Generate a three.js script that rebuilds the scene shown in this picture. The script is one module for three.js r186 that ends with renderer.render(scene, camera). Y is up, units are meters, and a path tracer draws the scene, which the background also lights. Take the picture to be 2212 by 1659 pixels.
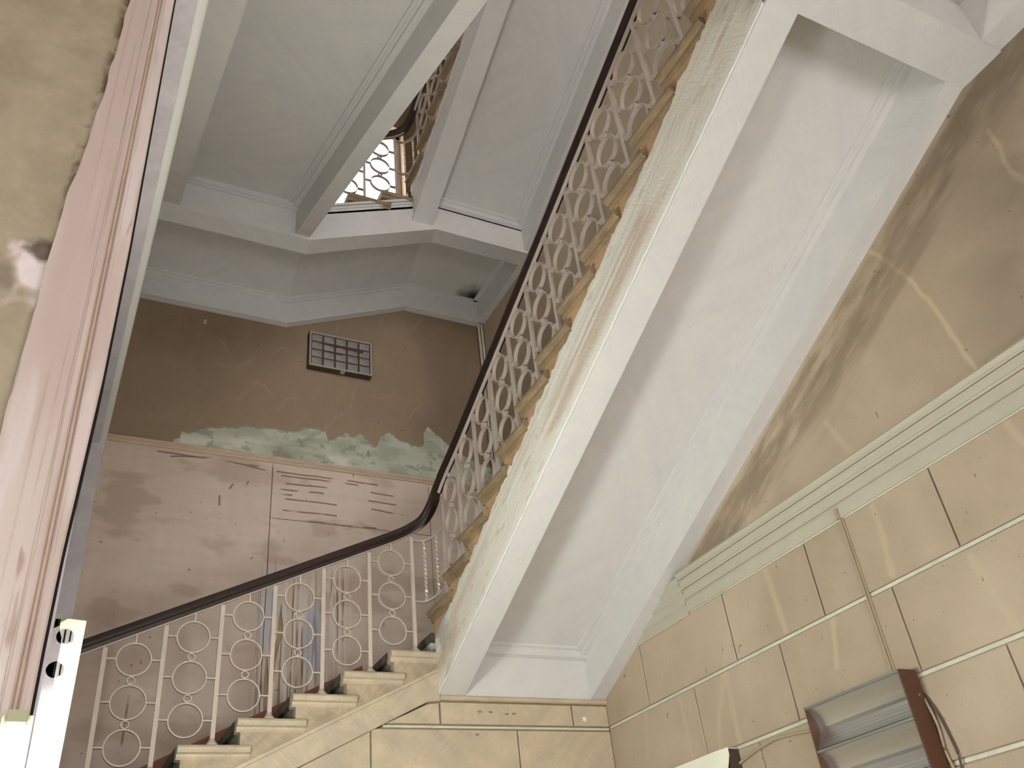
import * as THREE from 'three';
import { mergeGeometries } from 'three/addons/utils/BufferGeometryUtils.js';
import { RectAreaLightUniformsLib } from 'three/addons/lights/RectAreaLightUniformsLib.js';

// ---------- camera, sky, lights, exposure ----------
const scene = new THREE.Scene();
const camera = new THREE.PerspectiveCamera(46.714, 2212 / 1659, 0.05, 60);
camera.matrixAutoUpdate = true;
{
  const m = new THREE.Matrix4().set(
    0.891225, -0.174871, -0.418495, 0,
    -0.101829, 0.821988, -0.560327, 0,
    0.441983, 0.541993, 0.714769, 0,
    0, 0, 0, 1);
  camera.quaternion.setFromRotationMatrix(m);
  camera.position.set(0, 0, 0);
}
scene.background = new THREE.Color(1.0, 0.972, 0.985);      // overcast daylight outside the openings
scene.backgroundIntensity = 6.3;
const LAMP = { color: new THREE.Color(0.94, 1.0, 0.95), rect: 63, glow: 14 };
const EXPOSURE = 1.3;
const renderer = new THREE.WebGLRenderer({ antialias: true });
renderer.toneMapping = THREE.LinearToneMapping;
renderer.toneMappingExposure = EXPOSURE;
renderer.shadowMap.enabled = true;
RectAreaLightUniformsLib.init();

// ---------- measures of the stairwell (metres, eye at the origin) ----------
const XR = 3.466, XL = 0.147, ZA = -5.2, ZB = -6.4, XB = 2.252, XD = 1.338, H = 4.10, FLOOR = -1.62;
const A = { run: 0.302, rise: 0.143, nose: 1.934, top: 1.824, bar: 2.118, zbar: -5.24 };
const B = { run: 0.294, rise: 0.1405, nose: -5.254, base: 1.9755, bar: -5.074, xbar: 2.293 };
const LAND = 1.967;
const yb = (z) => 1.555 + 0.460 * (z + 5.2);               // underside of the right flight's ribs
const yt = (z) => 1.918 + 0.476 * (z + 5.2);               // upper edge of its string
const yd = (z) => 5.150 - 0.414 * (z + 5.2);               // underside of the upper left flight's ribs
const DEPTH = 0.32;

// ---------- helpers ----------
let seed = 20240611;
const rnd = () => { seed = (seed + 0x6D2B79F5) | 0; let t = Math.imul(seed ^ (seed >>> 15), 1 | seed); t = (t + Math.imul(t ^ (t >>> 7), 61 | t)) ^ t; return ((t ^ (t >>> 14)) >>> 0) / 4294967296; };
const hash = (x, y) => { let h = Math.imul(x, 374761393) + Math.imul(y, 668265263); h = Math.imul(h ^ (h >>> 13), 1274126177); return ((h ^ (h >>> 16)) >>> 0) / 4294967296; };
function vn(x, y) { const xi = Math.floor(x), yi = Math.floor(y), fx = x - xi, fy = y - yi, u = fx * fx * (3 - 2 * fx), v = fy * fy * (3 - 2 * fy); const a = hash(xi, yi), b = hash(xi + 1, yi), c = hash(xi, yi + 1), d = hash(xi + 1, yi + 1); return a + (b - a) * u + (c - a) * v + (a - b - c + d) * u * v; }
const fbm = (x, y, n = 4) => { let s = 0, a = 0.5, t = 0; for (let i = 0; i < n; i++) { s += a * vn(x, y); t += a; a *= 0.5; x = x * 2.03 + 17.1; y = y * 2.03 + 9.7; } return s / t; };
const clamp = (x, a = 0, b = 1) => Math.min(b, Math.max(a, x));
const smooth = (a, b, x) => { const t = clamp((x - a) / (b - a)); return t * t * (3 - 2 * t); };
const mix3 = (a, b, t) => [a[0] + (b[0] - a[0]) * t, a[1] + (b[1] - a[1]) * t, a[2] + (b[2] - a[2]) * t];
const mul3 = (a, k) => [a[0] * k, a[1] * k, a[2] * k];
const hex3 = (h) => [(h >> 16) & 255, (h >> 8) & 255, h & 255];
// a colour map laid on the world: u0,v0 lower corner, W x Hh metres; fn(u, v) -> sRGB 0..255. tile: repeats
function worldTex(u0, v0, W, Hh, w, h, fn, tile = false, srgb = true) {
  const d = new Uint8Array(w * h * 4);
  for (let j = 0; j < h; j++) for (let i = 0; i < w; i++) {
    const c = fn(u0 + (i + 0.5) / w * W, v0 + (j + 0.5) / h * Hh, i / w, j / h), k = (j * w + i) * 4;
    d[k] = clamp(c[0], 0, 255); d[k + 1] = clamp(c[1], 0, 255); d[k + 2] = clamp(c[2], 0, 255); d[k + 3] = 255;
  }
  const t = new THREE.DataTexture(d, w, h, THREE.RGBAFormat);
  if (srgb) t.colorSpace = THREE.SRGBColorSpace;
  t.magFilter = THREE.LinearFilter; t.minFilter = THREE.LinearMipmapLinearFilter; t.generateMipmaps = true;
  t.wrapS = t.wrapT = tile ? THREE.RepeatWrapping : THREE.ClampToEdgeWrapping;
  t.repeat.set(1 / W, 1 / Hh); t.offset.set(-u0 / W, -v0 / Hh); t.needsUpdate = true;
  return t;
}
// seamless noise for tiling maps
const tileNoise = (a, b, f, n) => { const u = a * 2 * Math.PI, v = b * 2 * Math.PI; return fbm(Math.cos(u) * f + 31 + Math.sin(v) * f * 0.83, Math.sin(u) * f + 57 + Math.cos(v) * f * 1.13, n); };
function paintTex(base, amp = 0.07, size = 2, f = 3) {
  const b = hex3(base);
  return worldTex(0, 0, size, size, 512, 512, (u, v, a, c) => {
    const n = tileNoise(a, c, f, 5) - 0.5, g = tileNoise(a + 0.37, c + 0.11, f * 6, 3) - 0.5, sp = hash(Math.floor(a * 512), Math.floor(c * 512)) - 0.5;
    const k = 1 + amp * (2 * n + 0.8 * g) + 0.012 * sp;
    return [b[0] * k, b[1] * (k - 0.01 * n), b[2] * (k - 0.03 * n)];
  }, true);
}
const bumpTex = worldTex(0, 0, 1, 1, 512, 512, (u, v, a, c) => { const n = 255 * (0.6 * tileNoise(a, c, 9, 5) + 0.4 * tileNoise(a + 0.2, c, 30, 3)); return [n, n, n]; }, true, false);
const mat = (o) => new THREE.MeshStandardMaterial({ roughness: 0.85, ...o });
const painted = (base, o = {}, amp = 0.07) => mat({ map: paintTex(base, amp), bumpMap: bumpTex, bumpScale: 0.002, roughness: 0.7, ...o });

const V = (x, y, z) => new THREE.Vector3(x, y, z);
function uvBox(g) {
  const p = g.attributes.position, n = g.attributes.normal, uv = new Float32Array(p.count * 2);
  for (let i = 0; i < p.count; i += 3) {
    const nx = Math.abs(n.getX(i) + n.getX(i + 1) + n.getX(i + 2)), ny = Math.abs(n.getY(i) + n.getY(i + 1) + n.getY(i + 2)), nz = Math.abs(n.getZ(i) + n.getZ(i + 1) + n.getZ(i + 2));
    for (let k = i; k < i + 3 && k < p.count; k++) {
      const x = p.getX(k), y = p.getY(k), z = p.getZ(k);
      if (nx >= ny && nx >= nz) { uv[2 * k] = z; uv[2 * k + 1] = y; } else if (ny >= nz) { uv[2 * k] = x; uv[2 * k + 1] = z; } else { uv[2 * k] = x; uv[2 * k + 1] = y; }
    }
  }
  g.setAttribute('uv', new THREE.BufferAttribute(uv, 2));
  return g;
}
function bake(list, off) {
  const out = (Array.isArray(list) ? list : [list]).map((g) => {
    let q = g.index ? g.toNonIndexed() : g.clone();
    for (const k of Object.keys(q.attributes)) if (!['position', 'normal', 'uv'].includes(k)) q.deleteAttribute(k);
    if (!q.attributes.normal) q.computeVertexNormals();
    uvBox(q);
    q.morphAttributes = {};
    return q;
  });
  const m = out.length > 1 ? mergeGeometries(out) : out[0];
  if (off) m.translate(-off.x, -off.y, -off.z);
  return m;
}
function shade(o) { o.castShadow = true; o.receiveShadow = true; return o; }
const taken = {};
const numbered = (n) => { const k = taken[n] = (taken[n] ?? -1) + 1; return k ? n + '_' + String(k).padStart(3, '0') : n; };
function tag(o, label, category, group) { o.userData.label = label; o.userData.category = category; if (group) o.userData.group = group; return o; }
function thing(name, label, category, base, group) {
  const o = new THREE.Group(); o.name = numbered(name); o.position.set(...base); scene.add(o); return tag(o, label, category, group);
}
function rootOf(o) { let p = o; while (p.parent && p.parent !== scene) p = p.parent; return p; }
// world-space geometry merged into one named mesh under parent
function part(name, geoms, m, parent) {
  const off = V(0, 0, 0); for (let p = parent; p && p !== scene; p = p.parent) off.add(p.position);
  const o = shade(new THREE.Mesh(bake(geoms, off), m)); o.name = name; parent.add(o); return o;
}
function single(name, geoms, m, label, category, group) {
  const g = bake(geoms); g.computeBoundingBox(); const c = g.boundingBox.getCenter(V()); c.y = g.boundingBox.min.y; g.translate(-c.x, -c.y, -c.z);
  const o = shade(new THREE.Mesh(g, m)); o.name = numbered(name); o.position.copy(c); scene.add(o); return tag(o, label, category, group);
}
function struct(name, geoms, m, parent = scene) {
  const o = shade(new THREE.Mesh(bake(geoms), m)); o.name = parent === scene ? numbered(name) : name; if (parent === scene) o.userData.kind = 'structure'; parent.add(o); return o;
}
function place(name, geo, m, parent, p, ry = 0) { const o = shade(new THREE.Mesh(geo, m)); o.name = name; o.position.set(...p); o.rotation.y = ry; parent.add(o); return o; }
// eight corners: a bottom ring of four and a top ring of four
function hexa(b, t) {
  const P = [...b, ...t].map((q) => V(...q)), c = P.reduce((s, q) => s.add(q), V()).multiplyScalar(1 / 8), pos = [];
  for (const f of [[0, 1, 2, 3], [4, 5, 6, 7], [0, 1, 5, 4], [1, 2, 6, 5], [2, 3, 7, 6], [3, 0, 4, 7]]) {
    const q = f.map((i) => P[i]), n = q[1].clone().sub(q[0]).cross(q[2].clone().sub(q[0])).add(q[2].clone().sub(q[0]).cross(q[3].clone().sub(q[0]))), mid = q[0].clone().add(q[1]).add(q[2]).add(q[3]).multiplyScalar(0.25);
    if (n.dot(mid.sub(c)) < 0) q.reverse();
    for (const i of [0, 1, 2, 0, 2, 3]) pos.push(q[i].x, q[i].y, q[i].z);
  }
  const g = new THREE.BufferGeometry(); g.setAttribute('position', new THREE.Float32BufferAttribute(pos, 3)); g.computeVertexNormals(); return g;
}
const fnOf = (f) => typeof f === 'function' ? f : () => f;
function slab(x0, x1, z0, z1, bot, top) { const b = fnOf(bot), t = fnOf(top), q = [[x0, z0], [x1, z0], [x1, z1], [x0, z1]]; return hexa(q.map(([x, z]) => [x, b(x, z), z]), q.map(([x, z]) => [x, t(x, z), z])); }
const quadSlab = (q, bot, top) => { const b = fnOf(bot), t = fnOf(top); return hexa(q.map(([x, z]) => [x, b(x, z), z]), q.map(([x, z]) => [x, t(x, z), z])); };
const box = (x0, x1, y0, y1, z0, z1) => slab(x0, x1, z0, z1, y0, y1);
// a polygon in (x, y) extruded from z0 to z1, or in (z, y) extruded from x0 to x1; bev chamfers its edges inside the given outline
function exZ(poly, z0, z1, bev = 0, holes = []) {
  const s = new THREE.Shape(poly.map(([a, b]) => new THREE.Vector2(a, b)));
  for (const h of holes) s.holes.push(new THREE.Path(h.map(([a, b]) => new THREE.Vector2(a, b))));
  const g = new THREE.ExtrudeGeometry(s, { depth: z1 - z0 - 2 * bev, bevelEnabled: bev > 0, bevelThickness: bev, bevelSize: bev, bevelOffset: -bev, bevelSegments: 1, steps: 1, curveSegments: 8 });
  g.translate(0, 0, z0 + bev); return g;
}
function exX(poly, x0, x1, bev = 0, holes = []) { const f = (q) => q.map(([z, y]) => [-z, y]); const g = exZ(f(poly), x0, x1, bev, holes.map(f)); g.rotateY(Math.PI / 2); return g; }
const rect = (a0, a1, b0, b1) => [[a0, b0], [a1, b0], [a1, b1], [a0, b1]];
// sweep a closed profile [[side, up], ...] along points
function sweep(pts, prof, twist = 0) {
  const n = pts.length, m = prof.length, rings = [];
  for (let i = 0; i < n; i++) {
    const t = pts[Math.min(n - 1, i + 1)].clone().sub(pts[Math.max(0, i - 1)]).normalize();
    let side = t.clone().cross(V(0, 1, 0)); if (side.lengthSq() < 1e-6) side = V(1, 0, 0); side.normalize();
    const up = side.clone().cross(t).normalize(), a = twist * i / (n - 1), c = Math.cos(a), s = Math.sin(a);
    rings.push(prof.map(([u, v]) => pts[i].clone().addScaledVector(side, u * c - v * s).addScaledVector(up, u * s + v * c)));
  }
  const pos = [], tri = (a, b, c) => { for (const q of [a, b, c]) pos.push(q.x, q.y, q.z); };
  for (let i = 0; i < n - 1; i++) for (let j = 0; j < m; j++) { const k = (j + 1) % m; tri(rings[i][j], rings[i][k], rings[i + 1][k]); tri(rings[i][j], rings[i + 1][k], rings[i + 1][j]); }
  for (let j = 1; j < m - 1; j++) { tri(rings[0][0], rings[0][j + 1], rings[0][j]); tri(rings[n - 1][0], rings[n - 1][j], rings[n - 1][j + 1]); }
  const g = new THREE.BufferGeometry(); g.setAttribute('position', new THREE.Float32BufferAttribute(pos, 3));
  // outward?
  const c0 = pts[0], p0 = rings[0][0], a = V(pos[0], pos[1], pos[2]), b = V(pos[3], pos[4], pos[5]), c2 = V(pos[6], pos[7], pos[8]);
  const nn = b.sub(a).cross(c2.sub(a)), mid = rings[0][0].clone().add(rings[0][1]).multiplyScalar(0.5).sub(c0);
  if (nn.dot(mid) < 0) for (let i = 0; i < pos.length; i += 9) for (let k = 0; k < 3; k++) { const q = pos[i + 3 + k]; pos[i + 3 + k] = pos[i + 6 + k]; pos[i + 6 + k] = q; }
  g.setAttribute('position', new THREE.Float32BufferAttribute(pos, 3)); g.computeVertexNormals(); return g;
}
const flat = (w, t) => [[-w / 2, -t / 2], [w / 2, -t / 2], [w / 2, t / 2], [-w / 2, t / 2]];
const round = (r, n = 10) => Array.from({ length: n }, (_, i) => [r * Math.cos(i / n * 2 * Math.PI), r * Math.sin(i / n * 2 * Math.PI)]);
const curve = (pts, n) => new THREE.CatmullRomCurve3(pts.map((p) => V(...p)), false, 'centripetal').getPoints(n);
const lineDist = (u, v, L) => { let best = 1e9; for (let i = 0; i < L.length - 1; i++) { const [x0, y0] = L[i], [x1, y1] = L[i + 1], dx = x1 - x0, dy = y1 - y0, t = clamp(((u - x0) * dx + (v - y0) * dy) / (dx * dx + dy * dy)); best = Math.min(best, Math.hypot(u - x0 - t * dx, v - y0 - t * dy)); } return best; };
const interp = (x, L) => { if (x <= L[0][0]) return L[0][1]; for (let i = 0; i < L.length - 1; i++) if (x <= L[i + 1][0]) return L[i][1] + (L[i + 1][1] - L[i][1]) * (x - L[i][0]) / (L[i + 1][0] - L[i][0] || 1); return L[L.length - 1][1]; };

// ---------- materials ----------
const CRACKS = [
  [[-2.104, 2.956], [-2.026, 2.809], [-1.98, 2.677], [-1.918, 2.438], [-1.889, 2.16], [-1.859, 2.037]], [[-1.323, 3.036], [-1.322, 2.908], [-1.338, 2.773], [-1.307, 2.681]]];
const STREAKS = [
  [[-2.723, 2.282], [-2.635, 2.029], [-2.64, 1.817], [-2.627, 1.661], [-2.657, 1.415]], [[-3.469, 2.327], [-3.45, 2.092], [-3.436, 1.8], [-3.406, 1.407]], [[-3.898, 1.984], [-3.844, 1.802]],
  [[-3.832, 1.57], [-3.95, 1.365], [-4.101, 1.115], [-4.13, 0.995]], [[-3.939, 1.361], [-3.958, 1.044], [-3.957, 0.954]], [[-3.081, 1.346], [-3.144, 1.134]], [[-2.25, 1.324], [-2.217, 1.149], [-2.182, 0.986]],
  [[-4.396, 1.337], [-4.396, 0.977]], [[-4.771, 1.354], [-4.828, 1.091]], [[-1.925, 2.031], [-1.895, 1.937], [-1.826, 1.638]]];
const rightTex = worldTex(-5.4, 0.3, 4.5, 3.3, 1500, 1100, (z, y) => {
  let c = mix3([186, 169, 147], [171, 153, 130], smooth(0.3, 0.7, fbm(z * 1.3, y * 1.1, 4)));
  c = mul3(c, 1 + 0.05 * (fbm(z * 9, y * 9, 4) - 0.5) + 0.02 * (hash(Math.floor(z * 330), Math.floor(y * 330)) - 0.5));
  const wob = 0.02 * (fbm(z * 14, y * 14, 3) - 0.5);
  for (const L of STREAKS) { const d = Math.abs(lineDist(z, y, L) + wob * 0.7); if (d < 0.05) c = mix3(c, [194, 176, 148], 0.55 * (1 - smooth(0.004, 0.022 + 0.02 * vn(z * 7, y * 3), d))); }
  for (const L of CRACKS) { const d = lineDist(z + wob, y, L); if (d < 0.05) c = mix3(c, [200, 180, 148], 0.75 * (1 - smooth(0.003, 0.02, d))); }
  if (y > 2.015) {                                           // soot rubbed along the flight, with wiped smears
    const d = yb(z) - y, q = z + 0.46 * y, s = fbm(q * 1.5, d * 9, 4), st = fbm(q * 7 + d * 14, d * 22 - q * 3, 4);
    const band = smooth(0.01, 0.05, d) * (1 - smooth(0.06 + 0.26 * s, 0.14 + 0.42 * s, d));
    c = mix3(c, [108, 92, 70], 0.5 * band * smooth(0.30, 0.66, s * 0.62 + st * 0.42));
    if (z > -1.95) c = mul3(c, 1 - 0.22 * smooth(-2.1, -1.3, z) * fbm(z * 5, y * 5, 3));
  }
  const sp = vn(z * 38, y * 38); if (sp > 0.965) c = mix3(c, [96, 78, 56], 0.7 * smooth(0.965, 0.99, sp));
  return c;
});
const PEEL = [[0.62, 3.75], [0.66, 3.79], [0.684, 3.913], [0.728, 3.906], [0.851, 3.959], [0.938, 3.99], [1.159, 4.038], [1.401, 4.075], [1.513, 4.054], [1.583, 4.058], [1.68, 4.125], [1.839, 4.12], [1.869, 4.026], [1.927, 4.061], [2.015, 4.127], [2.089, 4.098], [2.15, 4.151], [2.209, 4.102], [2.299, 4.033], [2.348, 4.16], [2.426, 4.209], [2.518, 4.138], [2.706, 4.101], [2.755, 4.147], [2.756, 4.263], [2.798, 4.328], [2.908, 4.259], [2.957, 4.196], [3.2, 4.05], [3.466, 3.98]];
const RIDGES = [[[0.99, 4.249], [1.108, 4.33], [1.239, 4.513], [1.392, 4.368]], [[1.86, 4.128], [1.943, 4.279], [2.045, 4.379], [2.08, 4.487], [2.116, 4.618]], [[0.899, 4.617], [1.025, 4.606], [1.179, 4.701]], [[0.925, 4.887], [0.948, 4.789]], [[1.414, 4.237], [1.457, 4.362], [1.586, 4.427]], [[2.259, 4.564], [2.498, 4.634]], [[2.638, 4.411], [2.739, 4.577]], [[2.326, 5.301], [2.407, 5.533]], [[2.721, 5.471], [2.83, 5.645]], [[1.37, 4.827], [1.466, 4.935]]];
const backTex = worldTex(0, 3.6, 3.5, 2.3, 1300, 860, (x, y) => {
  let c = mix3([150, 129, 105], [132, 111, 89], smooth(0.3, 0.7, fbm(x * 1.6, y * 1.2, 4)));
  c = mul3(c, 1 + 0.06 * (fbm(x * 12, y * 7, 4) - 0.5));
  const wx = x + 0.11 * (fbm(x * 7, y * 7, 4) - 0.5), wy = y + 0.11 * (fbm(x * 7 + 50, y * 7, 4) - 0.5);
  for (const L of RIDGES) { const d = lineDist(wx, wy, L); c = mix3(c, [166, 144, 119], 0.5 * (1 - smooth(0.003, 0.016, d))); }
  const r = Math.abs(fbm(x * 2.3 + 5, y * 1.5, 3) - 0.5); c = mix3(c, [166, 143, 118], 0.22 * (1 - smooth(0.002, 0.012, r)));
  const top = interp(x, PEEL) + 0.035 * (fbm(x * 22, y * 22, 3) - 0.5);
  if (y < top && x > 0.63) {
    let g = mix3([190, 194, 174], [166, 168, 148], smooth(0.35, 0.65, fbm(x * 5, y * 8, 5)));
    g = mix3(g, [214, 210, 196], smooth(0.5, 0.68, fbm(x * 3 + 3, y * 5, 4)) * (1 - smooth(3.82, 4.02, y)));
    g = mix3(g, [128, 126, 110], 0.5 * smooth(0.62, 0.76, fbm(x * 11 + 40, y * 17, 5)));
    g = mix3(g, [140, 136, 118], 0.5 * smooth(0.5, 0.7, fbm(x * 4 + 20, y * 6, 4)) * (1 - smooth(3.8, 3.95, y)));
    g = mul3(g, 1 - 0.25 * (1 - smooth(0, 0.018, top - y)) * vn(x * 30, 3));
    c = g;
  } else c = mix3(c, [168, 145, 120], 0.5 * (1 - smooth(0, 0.012, y - top)) * (x > 0.63 ? 1 : 0));
  if (lineDist(x, y, [[0.655, 3.80], [0.66, 3.815]]) < 0.02 + 0.01 * vn(x * 60, y * 60)) c = [186, 190, 172];
  c = mix3(c, [70, 52, 40], 0.5 * smooth(0.965, 0.99, vn(x * 31, y * 31)));
  return c;
});
const SCRATCH = [[[0.527, 3.699], [0.797, 3.695], [1.364, 3.685]], [[1.05, 3.695], [1.352, 3.659]], [[1.487, 3.63], [2.129, 3.631]], [[1.53, 3.564], [2.0, 3.569]], [[1.42, 3.502], [1.832, 3.511]], [[1.42, 3.457], [1.575, 3.461]], [[1.523, 3.42], [1.944, 3.424]], [[1.514, 3.316], [1.945, 3.327]], [[1.42, 3.245], [2.283, 3.25]], [[0.627, 3.671], [0.997, 3.717]], [[2.244, 3.58], [2.436, 3.575]], [[2.2, 3.5], [2.5, 3.49]], [[2.25, 3.42], [2.52, 3.4]], [[1.45, 3.66], [2.3, 3.66]], [[1.087, 3.455], [1.109, 3.495]], [[1.217, 3.511], [1.225, 3.534]], [[1.288, 2.885], [1.306, 2.9]], [[1.532, 3.047], [1.533, 3.076]], [[1.57, 3.052], [1.571, 3.108]], [[0.9, 3.3], [0.905, 3.42]], [[1.02, 3.3], [1.015, 3.38]], [[0.55, 2.05], [0.552, 1.88]], [[0.56, 1.85], [0.555, 1.5]], [[0.93, 1.95], [0.932, 1.85]], [[1.62, 2.1], [1.625, 1.8]], [[1.7, 2.2], [1.702, 1.9]], [[2.0, 2.45], [2.003, 2.3]], [[2.03, 1.95], [2.05, 1.88]]];
const boardTex = worldTex(-0.7, 1.0, 4.2, 2.8, 1500, 1000, (x, y) => {
  let c = mix3([213, 194, 177], [194, 173, 155], smooth(0.3, 0.7, fbm(x * 1.2, y * 1.5, 4)));
  c = mul3(c, 1 + 0.05 * (fbm(x * 3, y * 24, 4) - 0.5) + 0.05 * (fbm(x * 16, y * 4, 3) - 0.5));
  c = mix3(c, [168, 146, 126], 0.45 * smooth(0.55, 0.7, fbm(x * 2.6 + 9, y * 5, 4)));
  const w = 0.016 * (fbm(x * 5, y * 5, 3) - 0.5);
  for (const L of SCRATCH) { const d = lineDist(x, y + w, L); if (d < 0.03) c = mix3(c, [104, 78, 60], 0.75 * (1 - smooth(0.002, 0.010, d)) * smooth(0.25, 0.55, vn(x * 9 + L[0][0] * 7, y * 12))); }
  // worn, streaked and blue-stained stretch by the torn veneer
  const st = fbm(x * 46, y * 1.6, 3), zone = smooth(1.30, 1.45, x) * (1 - smooth(1.95, 2.15, x)) * (1 - smooth(2.55, 3.0, y));
  c = mix3(c, [224, 214, 204], 0.7 * zone * smooth(0.52, 0.62, st)); c = mix3(c, [110, 84, 64], 0.7 * zone * smooth(0.63, 0.72, fbm(x * 50 + 8, y * 2.2, 3)));
  const b1 = Math.hypot((x - 1.79) / 0.10, (y - 2.24) / 0.30), b2 = Math.hypot((x - 1.43) / 0.09, (y - 2.45) / 0.42), b3 = Math.hypot((x - 2.08) / 0.1, (y - 1.93) / 0.12), nz = 0.7 * fbm(x * 9, y * 7, 3);
  c = mix3(c, [168, 176, 198], 0.55 * (1 - smooth(0.75, 1.15, b1 + nz - 0.3))); c = mix3(c, [182, 184, 198], 0.5 * (1 - smooth(0.5, 1.2, b2 + nz - 0.3))); c = mix3(c, [132, 142, 150], 0.45 * (1 - smooth(0.5, 1.1, b3 + nz - 0.2)));
  c = mix3(c, [90, 66, 50], 0.6 * smooth(0.966, 0.99, vn(x * 33, y * 33)));
  return c;
});
const coatTex = worldTex(-5.3, 1.4, 4.1, 2.6, 1230, 780, (z, y) => {
  const s = (z + y * 0.46), d = y - yb(z);
  let c = mix3([224, 217, 202], [204, 186, 168], smooth(0.40, 0.58, fbm(s * 1.6, d * 6 + 3, 4)) * smooth(0.04, 0.12, d) * (1 - smooth(0.20, 0.30, d)));
  c = mix3(c, [232, 230, 220], 0.8 * smooth(0.42, 0.60, fbm(s * 1.3 + 9, d * 40, 4)) * smooth(0.10, 0.22, d));
  c = mix3(c, [204, 190, 170], 0.5 * smooth(0.56, 0.70, fbm(s * 1.1 + 30, d * 52, 3)) * smooth(0.18, 0.26, d));
  c = mix3(c, [226, 226, 218], 0.8 * (1 - smooth(0.02, 0.06 + 0.05 * fbm(s * 6, 2, 2), d)));
  c = mix3(c, [180, 160, 138], 0.3 * smooth(0.66, 0.78, fbm(s * 9, d * 26, 4)));
  c = mix3(c, [160, 160, 152], 0.6 * (1 - smooth(-5.1, -4.9, z)) * smooth(0.46, 0.6, fbm(s * 9, d * 9, 3)));
  return mul3(c, 1 + 0.05 * (hash(Math.floor(z * 300), Math.floor(y * 300)) - 0.5));
});
const doorTex = worldTex(-0.9, 0.2, 1.1, 3.2, 440, 1280, (x, y) => {
  let c = mix3([176, 164, 140], [158, 146, 122], smooth(0.3, 0.7, fbm(x * 5, y * 4, 4)));
  c = mix3(c, [128, 116, 100], 0.7 * smooth(0.5, 0.66, fbm(x * 7 + 4, y * 5, 4)) * (1 - smooth(1.5, 2.0, y)));
  const e = interp(y, [[1.32, -0.156], [1.63, -0.15], [1.87, -0.144], [2.25, -0.118], [2.87, -0.106]]) - x;
  c = mix3(c, [84, 66, 46], 0.85 * (1 - smooth(0.004, 0.045, e)) * smooth(0.42, 0.62, fbm(x * 40, y * 26, 4)) * smooth(1.7, 2.1, y));
  c = mix3(c, [236, 224, 222], 0.95 * (1 - smooth(0.02, 0.06, Math.hypot((x + 0.2) * 0.9, (y - 1.62) * 0.5) + 0.1 * (fbm(x * 20, y * 14, 3) - 0.5))));
  c = mix3(c, [82, 70, 58], 0.8 * (1 - smooth(0.02, 0.05, Math.hypot(x + 0.185, y - 1.70) + 0.04 * (fbm(x * 30, y * 30, 3) - 0.5))));
  return mul3(c, 1 + 0.05 * (fbm(x * 50, y * 50, 2) - 0.5));
});
const casingTex = worldTex(-0.25, 0.2, 0.3, 3.2, 300, 1280, (x, y) => {
  let c = mix3([208, 194, 185], [194, 177, 167], smooth(0.35, 0.65, fbm(x * 16, y * 1.2, 3)));
  c = mix3(c, [226, 214, 212], 0.5 * smooth(0.5, 0.7, fbm(x * 22 + 5, y * 2.6, 3)));
  for (const [gx, w, k] of [[-0.028, 0.007, 0.6], [-0.052, 0.004, 0.45], [-0.012, 0.003, 0.25], [-0.074, 0.003, 0.3], [-0.10, 0.005, 0.2]]) c = mix3(c, [132, 108, 90], k * (1 - smooth(0, w, Math.abs(x - gx - 0.006 * (fbm(y * 3, gx * 90, 3) - 0.5)))) * smooth(0.30, 0.62, fbm(y * 5 + gx * 300, x * 30, 3)));
  c = mix3(c, [140, 116, 98], 0.5 * smooth(0.78, 0.88, fbm(x * 40, y * 6, 3)));
  return c;
});
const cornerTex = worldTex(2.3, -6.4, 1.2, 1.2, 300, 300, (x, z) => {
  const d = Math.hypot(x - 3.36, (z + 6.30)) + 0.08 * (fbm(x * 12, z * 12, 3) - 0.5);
  return mix3([30, 26, 22], mul3([204, 201, 193], 0.97 + 0.06 * fbm(x * 4, z * 4, 3)), smooth(0.03, 0.26, d));
});
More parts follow.
